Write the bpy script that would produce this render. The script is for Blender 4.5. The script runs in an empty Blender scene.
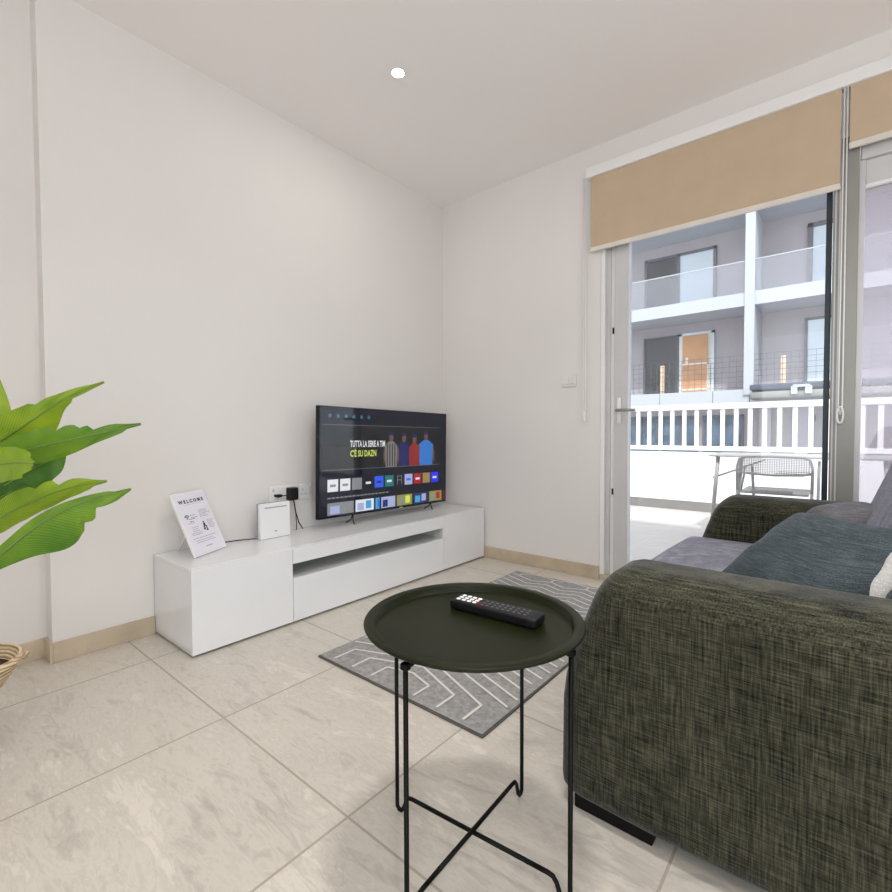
import bpy, bmesh, math, random
from mathutils import Vector, Matrix, noise
random.seed(7)
S = 0.9                      # model units -> metres, applied to everything at the end
PI = math.pi
C = bpy.context.scene.collection
sc = bpy.context.scene

# ------------------------------------------------------------------ camera frame
YAW, PITCH, ROLL, FPX = 0.693438155, 0.0283743936, -0.00361159700, 479.191565
_F = Vector((-math.sin(YAW)*math.cos(PITCH), math.cos(YAW)*math.cos(PITCH), -math.sin(PITCH)))
_R0 = Vector((math.cos(YAW), math.sin(YAW), 0)); _U0 = _R0.cross(_F)
_c, _s = math.cos(ROLL), math.sin(ROLL)
_R = _c*_R0 + _s*_U0; _U = -_s*_R0 + _c*_U0
EYE = Vector((0, 0, 1))
def at(u, v, depth):
    return EYE + depth*(_F + _R*(u-446)/FPX - _U*(v-446)/FPX)

A = -2.6425; B = 3.1432; HC = 2.905        # tv wall x, window wall y, ceiling

# ------------------------------------------------------------------ materials
def nt(name):
    m = bpy.data.materials.new(name); m.use_nodes = True
    t = m.node_tree; t.nodes.clear()
    out = t.nodes.new('ShaderNodeOutputMaterial')
    return m, t, out
def node(t, typ, **kw):
    n = t.nodes.new(typ)
    for k, v in kw.items():
        if k.startswith('_'): setattr(n, k[1:], v)
        else: n.inputs[k.replace('__', ' ')].default_value = v
    return n
def coords(t, sx=1, sy=1, sz=1, rot=(0, 0, 0)):
    tc = node(t, 'ShaderNodeTexCoord'); mp = node(t, 'ShaderNodeMapping')
    mp.inputs['Scale'].default_value = (sx/S, sy/S, sz/S); mp.inputs['Rotation'].default_value = rot
    t.links.new(tc.outputs['Object'], mp.inputs['Vector'])
    return mp.outputs['Vector']
def noise_tex(t, vec, scale, detail=3, rough=.5, dist=0):
    n = node(t, 'ShaderNodeTexNoise', Scale=scale, Detail=detail, Roughness=rough, Distortion=dist)
    t.links.new(vec, n.inputs['Vector']); return n.outputs['Fac']
def ramp(t, fac, stops):
    r = node(t, 'ShaderNodeValToRGB')
    cr = r.color_ramp
    while len(cr.elements) < len(stops): cr.elements.new(.5)
    for e, (p, c) in zip(cr.elements, stops):
        e.position = p; e.color = (*c, 1) if len(c) == 3 else c
    t.links.new(fac, r.inputs['Fac']); return r.outputs['Color']
def bump(t, h, strength, dist=.01):
    b = node(t, 'ShaderNodeBump', Strength=strength, Distance=dist)
    t.links.new(h, b.inputs['Height']); return b.outputs['Normal']
def pbr(name, col, rough=.5, metal=0, spec=.5, var=.06, vscale=6, bstr=0, bscale=60, **kw):
    m, t, out = nt(name)
    p = node(t, 'ShaderNodeBsdfPrincipled'); t.links.new(p.outputs[0], out.inputs[0])
    v = coords(t)
    f = noise_tex(t, v, vscale, 4)
    c = ramp(t, f, [(.3, tuple(x*(1-var) for x in col)), (.7, tuple(min(1, x*(1+var)) for x in col))])
    t.links.new(c, p.inputs['Base Color'])
    p.inputs['Roughness'].default_value = rough; p.inputs['Metallic'].default_value = metal
    p.inputs['Specular IOR Level'].default_value = spec
    for k, val in kw.items(): p.inputs[k.replace('__', ' ')].default_value = val
    if bstr:
        t.links.new(bump(t, noise_tex(t, v, bscale, 3), bstr, .004), p.inputs['Normal'])
    return m
def emis(name, col, strength, rough=.3):
    m, t, out = nt(name)
    p = node(t, 'ShaderNodeBsdfPrincipled', Roughness=rough)
    p.inputs['Base Color'].default_value = (.002, .002, .003, 1); p.inputs['Specular IOR Level'].default_value = 0
    p.inputs['Emission Color'].default_value = (*col, 1); p.inputs['Emission Strength'].default_value = strength
    t.links.new(p.outputs[0], out.inputs[0]); return m
def glass(name, tint, haze, refl=.06):
    m, t, out = nt(name)
    tr = node(t, 'ShaderNodeBsdfTransparent'); tr.inputs[0].default_value = (*tint, 1)
    gl = node(t, 'ShaderNodeBsdfGlossy', Roughness=.02)
    df = node(t, 'ShaderNodeBsdfDiffuse'); df.inputs[0].default_value = (.9, .88, .95, 1)
    m1 = node(t, 'ShaderNodeMixShader'); m2 = node(t, 'ShaderNodeMixShader')
    n = noise_tex(t, coords(t), 3, 2)
    mr = node(t, 'ShaderNodeMapRange'); mr.inputs['To Min'].default_value = haze*.8; mr.inputs['To Max'].default_value = haze*1.2
    t.links.new(n, mr.inputs['Value']); t.links.new(mr.outputs[0], m1.inputs[0])
    t.links.new(tr.outputs[0], m1.inputs[1]); t.links.new(df.outputs[0], m1.inputs[2])
    m2.inputs[0].default_value = refl
    t.links.new(m1.outputs[0], m2.inputs[1]); t.links.new(gl.outputs[0], m2.inputs[2])
    t.links.new(m2.outputs[0], out.inputs[0]); return m

def tile_mat(name, base, x0, y0, s, rough, grout, veins=True):
    m, t, out = nt(name)
    p = node(t, 'ShaderNodeBsdfPrincipled'); t.links.new(p.outputs[0], out.inputs[0])
    v = coords(t)
    sep = node(t, 'ShaderNodeSeparateXYZ'); t.links.new(v, sep.inputs[0])
    def mth(op, a, b=None, c=None):
        n = node(t, 'ShaderNodeMath', _operation=op)
        for i, q in enumerate((a, b, c)):
            if q is None: continue
            if isinstance(q, (int, float)): n.inputs[i].default_value = q
            else: t.links.new(q, n.inputs[i])
        return n.outputs[0]
    ux = mth('DIVIDE', mth('SUBTRACT', sep.outputs[0], x0), s)
    uy = mth('DIVIDE', mth('SUBTRACT', sep.outputs[1], y0), s)
    def edge(u): return mth('SUBTRACT', .5, mth('ABSOLUTE', mth('SUBTRACT', mth('FRACT', u), .5)))
    d = mth('MINIMUM', edge(ux), edge(uy))
    g = mth('LESS_THAN', d, .0035/s)
    cid = node(t, 'ShaderNodeCombineXYZ')
    t.links.new(mth('FLOOR', ux), cid.inputs[0]); t.links.new(mth('FLOOR', uy), cid.inputs[1])
    wn = node(t, 'ShaderNodeTexWhiteNoise', _noise_dimensions='3D'); t.links.new(cid.outputs[0], wn.inputs['Vector'])
    off = node(t, 'ShaderNodeVectorMath', _operation='MULTIPLY_ADD')
    t.links.new(wn.outputs['Color'], off.inputs[0]); off.inputs[1].default_value = (9, 9, 9); t.links.new(v, off.inputs[2])
    # marble streaks running along one diagonal
    mp = node(t, 'ShaderNodeMapping'); mp.inputs['Rotation'].default_value = (0, 0, math.radians(-28)); mp.inputs['Scale'].default_value = (1.1, 3.6, 1)
    t.links.new(off.outputs[0], mp.inputs['Vector'])
    n1 = noise_tex(t, mp.outputs[0], 2.0, 8, .62, 1.3)
    n2 = noise_tex(t, off.outputs[0], 5.5, 8, .65, .6)
    n3 = noise_tex(t, mp.outputs[0], 7.0, 6, .6, 2.2)
    mx = mth('ADD', mth('ADD', mth('MULTIPLY', n1, .52), mth('MULTIPLY', n2, .16)), mth('MULTIPLY', n3, .32))
    b = base
    col = ramp(t, mx, [(.33, tuple(x*.66 for x in b)), (.44, tuple(x*.88 for x in b)), (.49, b), (.53, tuple(x*.90 for x in b)), (.60, tuple(min(1, x*1.10) for x in b)), (.72, tuple(x*1.0 for x in b))])
    if veins:
        w = node(t, 'ShaderNodeTexNoise', Scale=2.2, Detail=5, Roughness=.6, Distortion=2.0)
        t.links.new(mp.outputs[0], w.inputs['Vector'])
        vein = mth('LESS_THAN', mth('ABSOLUTE', mth('SUBTRACT', w.outputs['Fac'], .5)), .006)
        mv = node(t, 'ShaderNodeMix', _data_type='RGBA'); t.links.new(mth('MULTIPLY', vein, .35), mv.inputs[0])
        t.links.new(col, mv.inputs[6]); mv.inputs[7].default_value = (*tuple(x*.72 for x in b), 1); col = mv.outputs[2]
    mg = node(t, 'ShaderNodeMix', _data_type='RGBA'); t.links.new(g, mg.inputs[0]); t.links.new(col, mg.inputs[6]); mg.inputs[7].default_value = (*grout, 1)
    t.links.new(mg.outputs[2], p.inputs['Base Color'])
    rr = mth('ADD', mth('MULTIPLY', n2, .18), rough); t.links.new(mth('MAXIMUM', rr, mth('MULTIPLY', g, .9)), p.inputs['Roughness'])
    h = mth('SUBTRACT', mth('MULTIPLY', n2, .15), g)
    t.links.new(bump(t, h, .25, .003), p.inputs['Normal'])
    return m

def fabric(name, dark, light, sheen=.3, fine=1.0, tint=(.75, .8, .95)):
    """slubby cross-woven cloth: long streaks both ways over a fine noise"""
    m, t, out = nt(name)
    p = node(t, 'ShaderNodeBsdfPrincipled', Roughness=.92); t.links.new(p.outputs[0], out.inputs[0])
    h1 = noise_tex(t, coords(t, 9*fine, 9*fine, 210*fine), 1.6, 4, .6)
    h2 = noise_tex(t, coords(t, 170*fine, 170*fine, 9*fine), 1.6, 4, .6)
    h3 = noise_tex(t, coords(t, 6, 6, 6), 1, 3)
    def mth(op, a, b):
        n = node(t, 'ShaderNodeMath', _operation=op)
        for i, q in enumerate((a, b)):
            if isinstance(q, (int, float)): n.inputs[i].default_value = q
            else: t.links.new(q, n.inputs[i])
        return n.outputs[0]
    f = mth('ADD', mth('ADD', mth('MULTIPLY', h1, .47), mth('MULTIPLY', h2, .43)), mth('MULTIPLY', h3, .10))
    c = ramp(t, f, [(.38, dark), (.5, tuple((a+b)*.36 for a, b in zip(dark, light))), (.64, light)])
    t.links.new(c, p.inputs['Base Color'])
    p.inputs['Sheen Weight'].default_value = sheen; p.inputs['Sheen Roughness'].default_value = .4
    p.inputs['Sheen Tint'].default_value = (*tint, 1); p.inputs['Specular IOR Level'].default_value = .15
    t.links.new(bump(t, f, .5, .004), p.inputs['Normal'])
    return m

M = {}
M['wall'] = pbr('wall_paint', (.79, .768, .742), .85, spec=.2, var=.012, vscale=2, bstr=.05, bscale=120)
M['ceil'] = pbr('ceiling_paint', (.91, .88, .865), .9, spec=.15, var=.01, vscale=1.5)
M['floor'] = tile_mat('marble_tile', (.635, .59, .52), -1.6615, .7723, .6827, .22, (.42, .37, .31))
M['skirt'] = pbr('skirting_tile', (.54, .45, .33), .35, var=.12, vscale=9)
M['lacquer'] = pbr('white_lacquer', (.80, .81, .82), .12, var=.01)
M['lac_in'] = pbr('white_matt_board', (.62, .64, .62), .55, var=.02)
M['plinth'] = pbr('dark_plinth', (.03, .03, .03), .8)
M['black'] = pbr('black_metal', (.003, .0033, .003), .45, spec=.15, var=.1)
M['tray'] = pbr('black_powder_coat', (.009, .0115, .003), .36, spec=.16, var=.08, bstr=.05, bscale=400)
M['blackpl'] = pbr('black_plastic', (.007, .007, .008), .45, spec=.3, var=.1)
M['whitepl'] = pbr('white_plastic', (.84, .84, .84), .35, var=.01)
M['alu'] = pbr('grey_aluminium', (.31, .31, .28), .42, metal=.35, var=.04)
M['alu_l'] = pbr('light_aluminium', (.62, .62, .62), .45, metal=.2, var=.03)
M['whitefr'] = pbr('white_coated_metal', (.86, .86, .85), .4, var=.01)
M['gasket'] = pbr('dark_gasket', (.015, .03, .04), .4)
M['glass'] = glass('clear_glass', (.93, .95, .96), .02)
M['glass_h'] = glass('hazy_glass', (.86, .86, .9), .26, .08)
M['blind'] = pbr('beige_blind_fabric', (.57, .445, .315), .9, spec=.1, var=.035, vscale=7, bstr=.1, bscale=500)
M['hem'] = pbr('blind_hem_bar', (.74, .70, .62), .5)
M['sofa'] = fabric('sofa_weave', (.002, .0022, .0015), (.10, .098, .062), sheen=.22)
M['seatc'] = fabric('seat_weave', (.13, .13, .16), (.36, .355, .42), sheen=.25, fine=1.3)
M['pil_dark'] = fabric('pillow_teal_grey', (.025, .036, .042), (.10, .125, .135), sheen=.12, fine=1.6)
M['pil_grey'] = fabric('pillow_grey', (.10, .10, .11), (.26, .25, .27), sheen=.15, fine=1.6)
M['pil_white'] = fabric('pillow_cream', (.6, .6, .58), (.85, .84, .82), sheen=.05, fine=1.6)
M['rug'] = pbr('grey_rug', (.35, .345, .335), 1, spec=.05, var=.22, vscale=55, bstr=.6, bscale=500)
M['rugl'] = pbr('cream_rug_line', (.74, .73, .69), 1, spec=.05, var=.08, vscale=200, bstr=.5, bscale=500)
M['rugb'] = pbr('rug_binding', (.10, .095, .085), .9, var=.1)
M['stem'] = pbr('leaf_stem', (.16, .26, .05), .5, var=.15)
M['soil'] = pbr('brown_soil', (.06, .03, .012), 1, var=.5, vscale=40, bstr=.8, bscale=80)
M['paper'] = pbr('printed_card', (.84, .82, .90), .25, var=.01)
M['ink'] = pbr('dark_ink', (.04, .05, .08), .6)
M['inkl'] = pbr('grey_ink', (.34, .34, .40), .6)
M['alu_key'] = pbr('grey_key', (.12, .12, .13), .5)
M['inkt'] = pbr('teal_ink', (.08, .25, .25), .6)
M['parapet'] = pbr('parapet_paint', (.88, .88, .88), .8, var=.015)
M['btile'] = tile_mat('terrace_tile', (.50, .46, .44), .1, .3, .5, .5, (.6, .58, .56), False)
M['bskirt'] = pbr('terrace_skirting', (.20, .19, .18), .7, var=.08)
M['conc'] = pbr('facade_render', (.42, .385, .40), .9, var=.05, vscale=1.2, spec=.1)
M['concl'] = pbr('pale_facade_render', (.44, .40, .45), .9, var=.05, vscale=1.2, spec=.1)
M['slab'] = pbr('white_slab_paint', (.46, .48, .52), .8, var=.02, vscale=.8)
M['dframe'] = pbr('dark_window_frame', (.10, .11, .13), .5)
M['dglass'] = pbr('dark_room_glass', (.06, .065, .07), .08, spec=.25, var=.3, vscale=.8)
M['lglass'] = pbr('pale_blind_behind_glass', (.62, .70, .76), .15, var=.10, vscale=.8)
M['bglass'] = pbr('blue_grey_glass', (.08, .12, .17), .08, spec=.3, var=.45, vscale=1.4)
M['rail_g'] = glass('balustrade_glass', (.88, .90, .92), .07, .05)
M['ply'] = pbr('orange_plywood', (.60, .32, .16), .8, var=.10, vscale=2)
M['wood'] = pbr('pale_timber', (.72, .52, .34), .8, var=.06)
M['tape'] = pbr('cream_tape', (.78, .72, .62), .7)
M['navy'] = pbr('navy_tarpaulin', (.05, .06, .10), .6, var=.12)
M['tank'] = pbr('grey_trough', (.26, .26, .24), .7, var=.12, vscale=2)
M['street'] = pbr('asphalt', (.25, .25, .25), .9, var=.1)
M['chairw'] = pbr('off_white_metal', (.36, .35, .34), .5, var=.03)
M['lamp'] = emis('lit_led', (1, .97, .92), 40)

def leaf_mat(name, dark, light):
    m, t, out = nt(name)
    p = node(t, 'ShaderNodeBsdfPrincipled', Roughness=.38); t.links.new(p.outputs[0], out.inputs[0])
    uv = node(t, 'ShaderNodeUVMap'); 
    sp = node(t, 'ShaderNodeSeparateXYZ'); t.links.new(uv.outputs[0], sp.inputs[0])
    w = node(t, 'ShaderNodeTexWave', Scale=9, Distortion=1.2, Detail=2); w.bands_direction = 'X'
    t.links.new(uv.outputs[0], w.inputs['Vector'])
    n = noise_tex(t, coords(t), 7, 4)
    ad = node(t, 'ShaderNodeMath', _operation='MULTIPLY_ADD'); t.links.new(w.outputs['Fac'], ad.inputs[0]); ad.inputs[1].default_value = .16; t.links.new(n, ad.inputs[2])
    c = ramp(t, ad.outputs[0], [(.35, dark), (.78, light)])
    t.links.new(c, p.inputs['Base Color'])
    t.links.new(bump(t, w.outputs['Fac'], .15, .003), p.inputs['Normal'])
    tr = node(t, 'ShaderNodeBsdfTranslucent'); t.links.new(c, tr.inputs[0])
    mx = node(t, 'ShaderNodeMixShader'); mx.inputs[0].default_value = .25
    t.links.new(p.outputs[0], mx.inputs[1]); t.links.new(tr.outputs[0], mx.inputs[2]); t.links.new(mx.outputs[0], out.inputs[0])
    return m
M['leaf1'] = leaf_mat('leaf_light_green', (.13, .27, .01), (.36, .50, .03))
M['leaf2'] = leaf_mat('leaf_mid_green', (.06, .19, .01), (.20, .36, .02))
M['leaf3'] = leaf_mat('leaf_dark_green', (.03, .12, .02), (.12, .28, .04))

m, t, out = nt('wicker')
p = node(t, 'ShaderNodeBsdfPrincipled', Roughness=.8); t.links.new(p.outputs[0], out.inputs[0])
w = node(t, 'ShaderNodeTexWave', Scale=26, Distortion=2.5, Detail=2); w.bands_direction = 'Z'
t.links.new(coords(t), w.inputs['Vector'])
t.links.new(ramp(t, w.outputs['Fac'], [(.1, (.42, .28, .14)), (.6, (.78, .62, .42))]), p.inputs['Base Color'])
t.links.new(bump(t, w.outputs['Fac'], .6, .006), p.inputs['Normal'])
M['wicker'] = m

# ------------------------------------------------------------------ mesh helpers
WORLD = {}                                   # object -> world origin in model units
class MB:
    def __init__(s): s.bm = bmesh.new(); s.mats = []; s.cur = 0
    def mat(s, m):
        if m not in s.mats: s.mats.append(m)
        s.cur = s.mats.index(m); return s
    def _tag(s, faces, smooth=False):
        for f in faces: f.material_index = s.cur; f.smooth = smooth
    def box(s, x0, x1, y0, y1, z0, z1, bev=0, seg=2, mtx=None, smooth=False):
        r = bmesh.ops.create_cube(s.bm, size=1); vs = r['verts']
        bmesh.ops.scale(s.bm, vec=(x1-x0, y1-y0, z1-z0), verts=vs)
        bmesh.ops.translate(s.bm, vec=((x0+x1)/2, (y0+y1)/2, (z0+z1)/2), verts=vs)
        fs = set(f for v in vs for f in v.link_faces)
        if bev:
            es = set(e for v in vs for e in v.link_edges)
            rb = bmesh.ops.bevel(s.bm, geom=list(es), offset=bev, segments=seg, affect='EDGES', profile=.5)
            vs = set(v for f in rb['faces'] for v in f.verts) | set(v for v in vs if v.is_valid)
            fs = set(f for v in vs for f in v.link_faces)
        if mtx: bmesh.ops.transform(s.bm, matrix=mtx, verts=list(vs))
        s._tag(fs, smooth); return s
    def quad(s, pts):
        s._tag([s.bm.faces.new([s.bm.verts.new(p) for p in pts])]); return s
    def tube(s, path, r, n=8, caps=True, closed=False):
        path = [Vector(p) for p in path]; rings = []; N = len(path)
        up = None
        for i, p in enumerate(path):
            if closed: d = (path[(i+1) % N]-path[i-1]).normalized()
            else: d = (path[min(i+1, N-1)]-path[max(i-1, 0)]).normalized()
            if up is None:
                up = Vector((0, 0, 1)) if abs(d.z) < .9 else Vector((1, 0, 0))
            a = d.cross(up).normalized(); b = a.cross(d).normalized(); up = b
            rr = r[i] if isinstance(r, (list, tuple)) else r
            rings.append([s.bm.verts.new(p+rr*(math.cos(2*PI*k/n)*a+math.sin(2*PI*k/n)*b)) for k in range(n)])
        fs = []
        for i in range(N if closed else N-1):
            q, w = rings[i], rings[(i+1) % N]
            for k in range(n): fs.append(s.bm.faces.new([q[k], q[(k+1) % n], w[(k+1) % n], w[k]]))
        s._tag(fs, True)
        if caps and not closed:
            s._tag([s.bm.faces.new(rings[0][::-1]), s.bm.faces.new(rings[-1])])
        return s
    def lathe(s, prof, c, n=48, smooth=True):
        rings = []
        for r, z in prof:
            rings.append([s.bm.verts.new((c[0]+r*math.cos(2*PI*k/n), c[1]+r*math.sin(2*PI*k/n), c[2]+z)) for k in range(n)])
        fs = []
        for a, b in zip(rings, rings[1:]):
            for k in range(n): fs.append(s.bm.faces.new([a[k], a[(k+1) % n], b[(k+1) % n], b[k]]))
        s._tag(fs, smooth)
        if prof[0][0] > 1e-4: s._tag([s.bm.faces.new(rings[0][::-1])])
        if prof[-1][0] > 1e-4: s._tag([s.bm.faces.new(rings[-1])])
        return s
    def soft(s, c, size, rad0, n=10, fn=None, mtx=None, radlo=None):
        """box with big soft radii; rad = (rx, ry, rz)"""
        h = Vector(size)/2; bmm = s.bm; vmap = {}; fs = []
        def vert(p):
            k = tuple(round(q, 5) for q in p)
            if k in vmap: return vmap[k]
            q = Vector((p[0]*h.x, p[1]*h.y, p[2]*h.z)); tz_ = (p[2]+1)/2
            rad = rad0 if radlo is None else [radlo[i]*(1-tz_)+rad0[i]*tz_ for i in range(3)]
            inner = Vector([max(-(h[i]-rad[i]), min(h[i]-rad[i], q[i])) for i in range(3)])
            d = Vector([(q[i]-inner[i])/rad[i] for i in range(3)])
            mx = max(abs(x) for x in d)
            if mx > 1e-6 and d.length > 1e-6: d = d.normalized()*mx
            q = inner+Vector([d[i]*rad[i] for i in range(3)])
            if fn: q = fn(q)
            q = q+Vector(c)
            if mtx: q = mtx @ q
            v = bmm.verts.new(q); vmap[k] = v; return v
        g = [-1+2*i/n for i in range(n+1)]
        g = [math.copysign(abs(x)**.7, x) for x in g]
        for ax in range(3):
            for sg in (-1, 1):
                for i in range(n):
                    for j in range(n):
                        ps = []
                        for (a, b) in ((i, j), (i+1, j), (i+1, j+1), (i, j+1)):
                            p = [0, 0, 0]; p[ax] = sg; p[(ax+1) % 3] = g[a]; p[(ax+2) % 3] = g[b]; ps.append(vert(p))
                        if sg < 0: ps = ps[::-1]
                        try: fs.append(bmm.faces.new(ps))
                        except ValueError: pass
        s._tag(fs, True); return s
    def pillow(s, w, h, th, mtx, n=22):
        rows = {}
        for side in (1, -1):
            for i in range(n+1):
                for j in range(n+1):
                    u, v = -1+2*i/n, -1+2*j/n
                    edge = max(abs(u), abs(v)) > .9999
                    if edge and side == -1: continue
                    pin = 1-.07*(1-abs(v)**2)*1 if abs(u) > 0 else 1
                    x = u*w/2*(1-.07*(1-v*v)*abs(u)); y = v*h/2*(1-.07*(1-u*u)*abs(v))
                    z = th/2*((1-u**4)*(1-v**4))**.5*side
                    z += .0018*noise.noise(Vector((u*2.5, v*2.5, side*3)))*(0 if edge else 1)*4
                    rows[(side, i, j)] = s.bm.verts.new(mtx @ Vector((x, y, z)))
        get = lambda sd, i, j: rows.get((sd, i, j)) or rows[(1, i, j)]
        fs = []
        for side in (1, -1):
            for i in range(n):
                for j in range(n):
                    q = [get(side, i, j), get(side, i+1, j), get(side, i+1, j+1), get(side, i, j+1)]
                    if side < 0: q = q[::-1]
                    try: fs.append(s.bm.faces.new(q))
                    except ValueError: pass
        s._tag(fs, True); return s
    def build(s, name, parent=None, loc=None, mat=None, kind=None):
        """geometry was collected in model space; it is stored relative to the origin chosen"""
        if mat is not None: s.mats = s.mats or [mat]
        org = WORLD[parent] if parent is not None else Vector(loc or (0, 0, 0))
        bmesh.ops.recalc_face_normals(s.bm, faces=s.bm.faces[:]) if not getattr(s, 'keep', False) else None
        me = bpy.data.meshes.new(name)
        bmesh.ops.translate(s.bm, vec=-org, verts=s.bm.verts)
        s.bm.to_mesh(me); s.bm.free()
        for m_ in s.mats: me.materials.append(M[m_])
        o = bpy.data.objects.new(name, me); C.objects.link(o)
        if parent is not None: o.parent = parent; WORLD[o] = WORLD[parent].copy()
        else: o.location = org; WORLD[o] = org.copy()
        if kind: o['kind'] = kind
        return o
def tag(o, label, cat, group=None):
    o['label'] = label; o['category'] = cat
    if group: o['group'] = group
    return o
def thing(name, label, cat, loc=(0, 0, 0), group=None):
    o = bpy.data.objects.new(name, None); C.objects.link(o); o.location = loc
    o.empty_display_size = .05
    WORLD[o] = Vector(loc); return tag(o, label, cat, group)
def mb(m): return MB().mat(m)
def struct(name, b): return b.build(name, kind='structure')
def text_into(b, txt, size, mtx, m, align='LEFT', bold=0, sx=1):
    cu = bpy.data.curves.new('lettering', 'FONT'); cu.body = txt; cu.size = size; cu.align_x = align; cu.offset = bold; cu.resolution_u = 2
    ob = bpy.data.objects.new('lettering', cu); C.objects.link(ob)
    dg = bpy.context.evaluated_depsgraph_get(); dg.update()
    me = bpy.data.meshes.new_from_object(ob.evaluated_get(dg))
    bpy.data.objects.remove(ob)
    b.mat(m); vs = [b.bm.verts.new(mtx @ Vector((v.co.x*sx, v.co.y, v.co.z))) for v in me.vertices]
    for f in me.polygons:
        try: nf = b.bm.faces.new([vs[i] for i in f.vertices]); nf.material_index = b.cur
        except ValueError: pass
    bpy.data.meshes.remove(me); bpy.data.curves.remove(cu)

# ------------------------------------------------------------------ room shell
YL = .4891; XR = -2.74; XE = 2.6; YB = -3.0
OX0, OX1, OZ = -1.265, 2.0, 2.46            # opening in the window wall
b = mb('floor').box(XR-.3, XE, YB, B+.13, -.12, 0); struct('floor', b)
b = mb('ceil').box(XR-.3, XE, YB-2.3, B+.25, HC, HC+.2); struct('ceiling', b)  # rear overhang past the floor is added to block the sun
b = mb('wall').box(A-.4, A, YL, B+.25, -.1, HC+.05)
struct('wall_left', b)
b = mb('wall').box(XR-.4, XR, YB, YL+.02, -.1, HC+.05); struct('wall_left_recess', b)
b = mb('wall').box(A-.2, OX0, B, B+.25, -.1, HC+.05).box(OX0, OX1, B, B+.25, OZ, HC+.05).box(OX1, XE, B, B+.25, -.1, HC+.05)
struct('wall_front', b)
b = mb('wall').box(XE, XE+.2, .6, B+.25, -.1, HC+.05); struct('wall_right', b)
bb = .089
b = mb('skirt').box(A, A+.012, YL, .889, 0, bb, .002).box(XR, XR+.012, YB, YL, 0, bb, .002).box(XR+.0, A+.012, YL-.012, YL, 0, bb, .002)
struct('baseboard_left', b)
b = mb('skirt').box(A, OX0, B-.012, B, 0, bb, .002); struct('baseboard_front', b)
b = mb('skirt').box(OX0-.0, OX1, B, B+.25, -.01, .035, .003); struct('trim_1', b)      # stone threshold

struct('shade_wall_back', mb('wall').box(XR-.4, -.9, -1.7, -1.5, -.1, HC+.05))  # added out of view to shade the left recess and nearby wall
# pelmet strip over the blinds
b = mb('whitefr').box(-1.352, 2.05, B-.05, B, 2.688, 2.755, .004); struct('trim_2', b)

# ------------------------------------------------------------------ door_1 : glazed door, post, window panel
f = struct('door_1', mb('whitefr').box(OX0, -1.237, B+.004, B+.2, .036, OZ, .003).mat('alu_l').box(-1.237, -1.208, B+.03, B+.12, .036, OZ, .003)
     .mat('whitefr').box(-1.208, -1.180, B+.04, B+.10, .036, OZ, .003).box(-1.20, -.1, B+.04, B+.12, 2.36, OZ, .003))
WORLD[f] = Vector((0, 0, 0))
def part(b, name, parent, label=None):
    o = b.build(name, parent)
    if label: o['label'] = label
    return o
leaf = part(mb('alu_l').box(-1.180, -1.085, B+.02, B+.075, .05, 2.36, .004).box(-1.085, -.088, B+.03, B+.07, .05, .13, .003).box(-1.085, -.088, B+.03, B+.07, 2.28, 2.36, .003), 'door_leaf', f)
part(mb('glass').box(-1.085, -.088, B+.048, B+.054, .13, 2.28), 'glass_pane', f)
part(mb('gasket').box(-.088, -.064, B+.02, B+.075, .05, 2.36, .002), 'meeting_seal', f)
part(mb('blackpl').box(-1.194, -1.182, B+.025, B+.04, .58, .62, .002).box(-1.194, -1.182, B+.025, B+.04, 1.65, 1.69, .002), 'hinge', f)
zh = 1.14
part(mb('whitepl').box(-1.155, -1.13, B+.008, B+.02, zh-.085, zh+.085, .004).mat('alu').tube([(-1.142, B+.01, zh), (-1.142, B-.035, zh), (-1.12, B-.045, zh), (-1.02, B-.045, zh-.002)], .010, 10), 'door_handle', f)
struct('trim_3', mb('alu').box(-.060, .039, B-.004, B+.15, 0.036, OZ, .004).mat('alu_l').box(-.052, -.046, B-.008, B, .036, OZ).box(-.036, -.030, B-.008, B, .036, OZ))
f = struct('door_2', mb('alu_l').box(.043, OX1, B+.01, B+.12, 2.335, OZ, .003).box(OX1-.08, OX1, B+.01, B+.12, .036, 2.335, .003))
WORLD[f] = Vector((0, 0, 0))
part(mb('alu_l').box(.038, .062, B+.02, B+.08, .04, 2.335, .002).box(.062, OX1-.08, B+.03, B+.08, .04, .12, .003).box(1.0, 1.08, B+.03, B+.08, .12, 2.2, .003).box(.062, OX1-.08, B+.03, B+.045, 2.215, 2.335, .003).mat('whitefr').box(.062, OX1-.08, B+.026, B+.046, 2.20, 2.215), 'door_leaf', f)
part(mb('alu').box(.062, OX1-.08, B+.09, B+.16, 2.21, 2.335, .01), 'shutter_box', f)
part(mb('glass_h').box(.062, OX1-.08, B+.05, B+.056, .12, 2.335), 'glass_pane', f)

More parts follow.
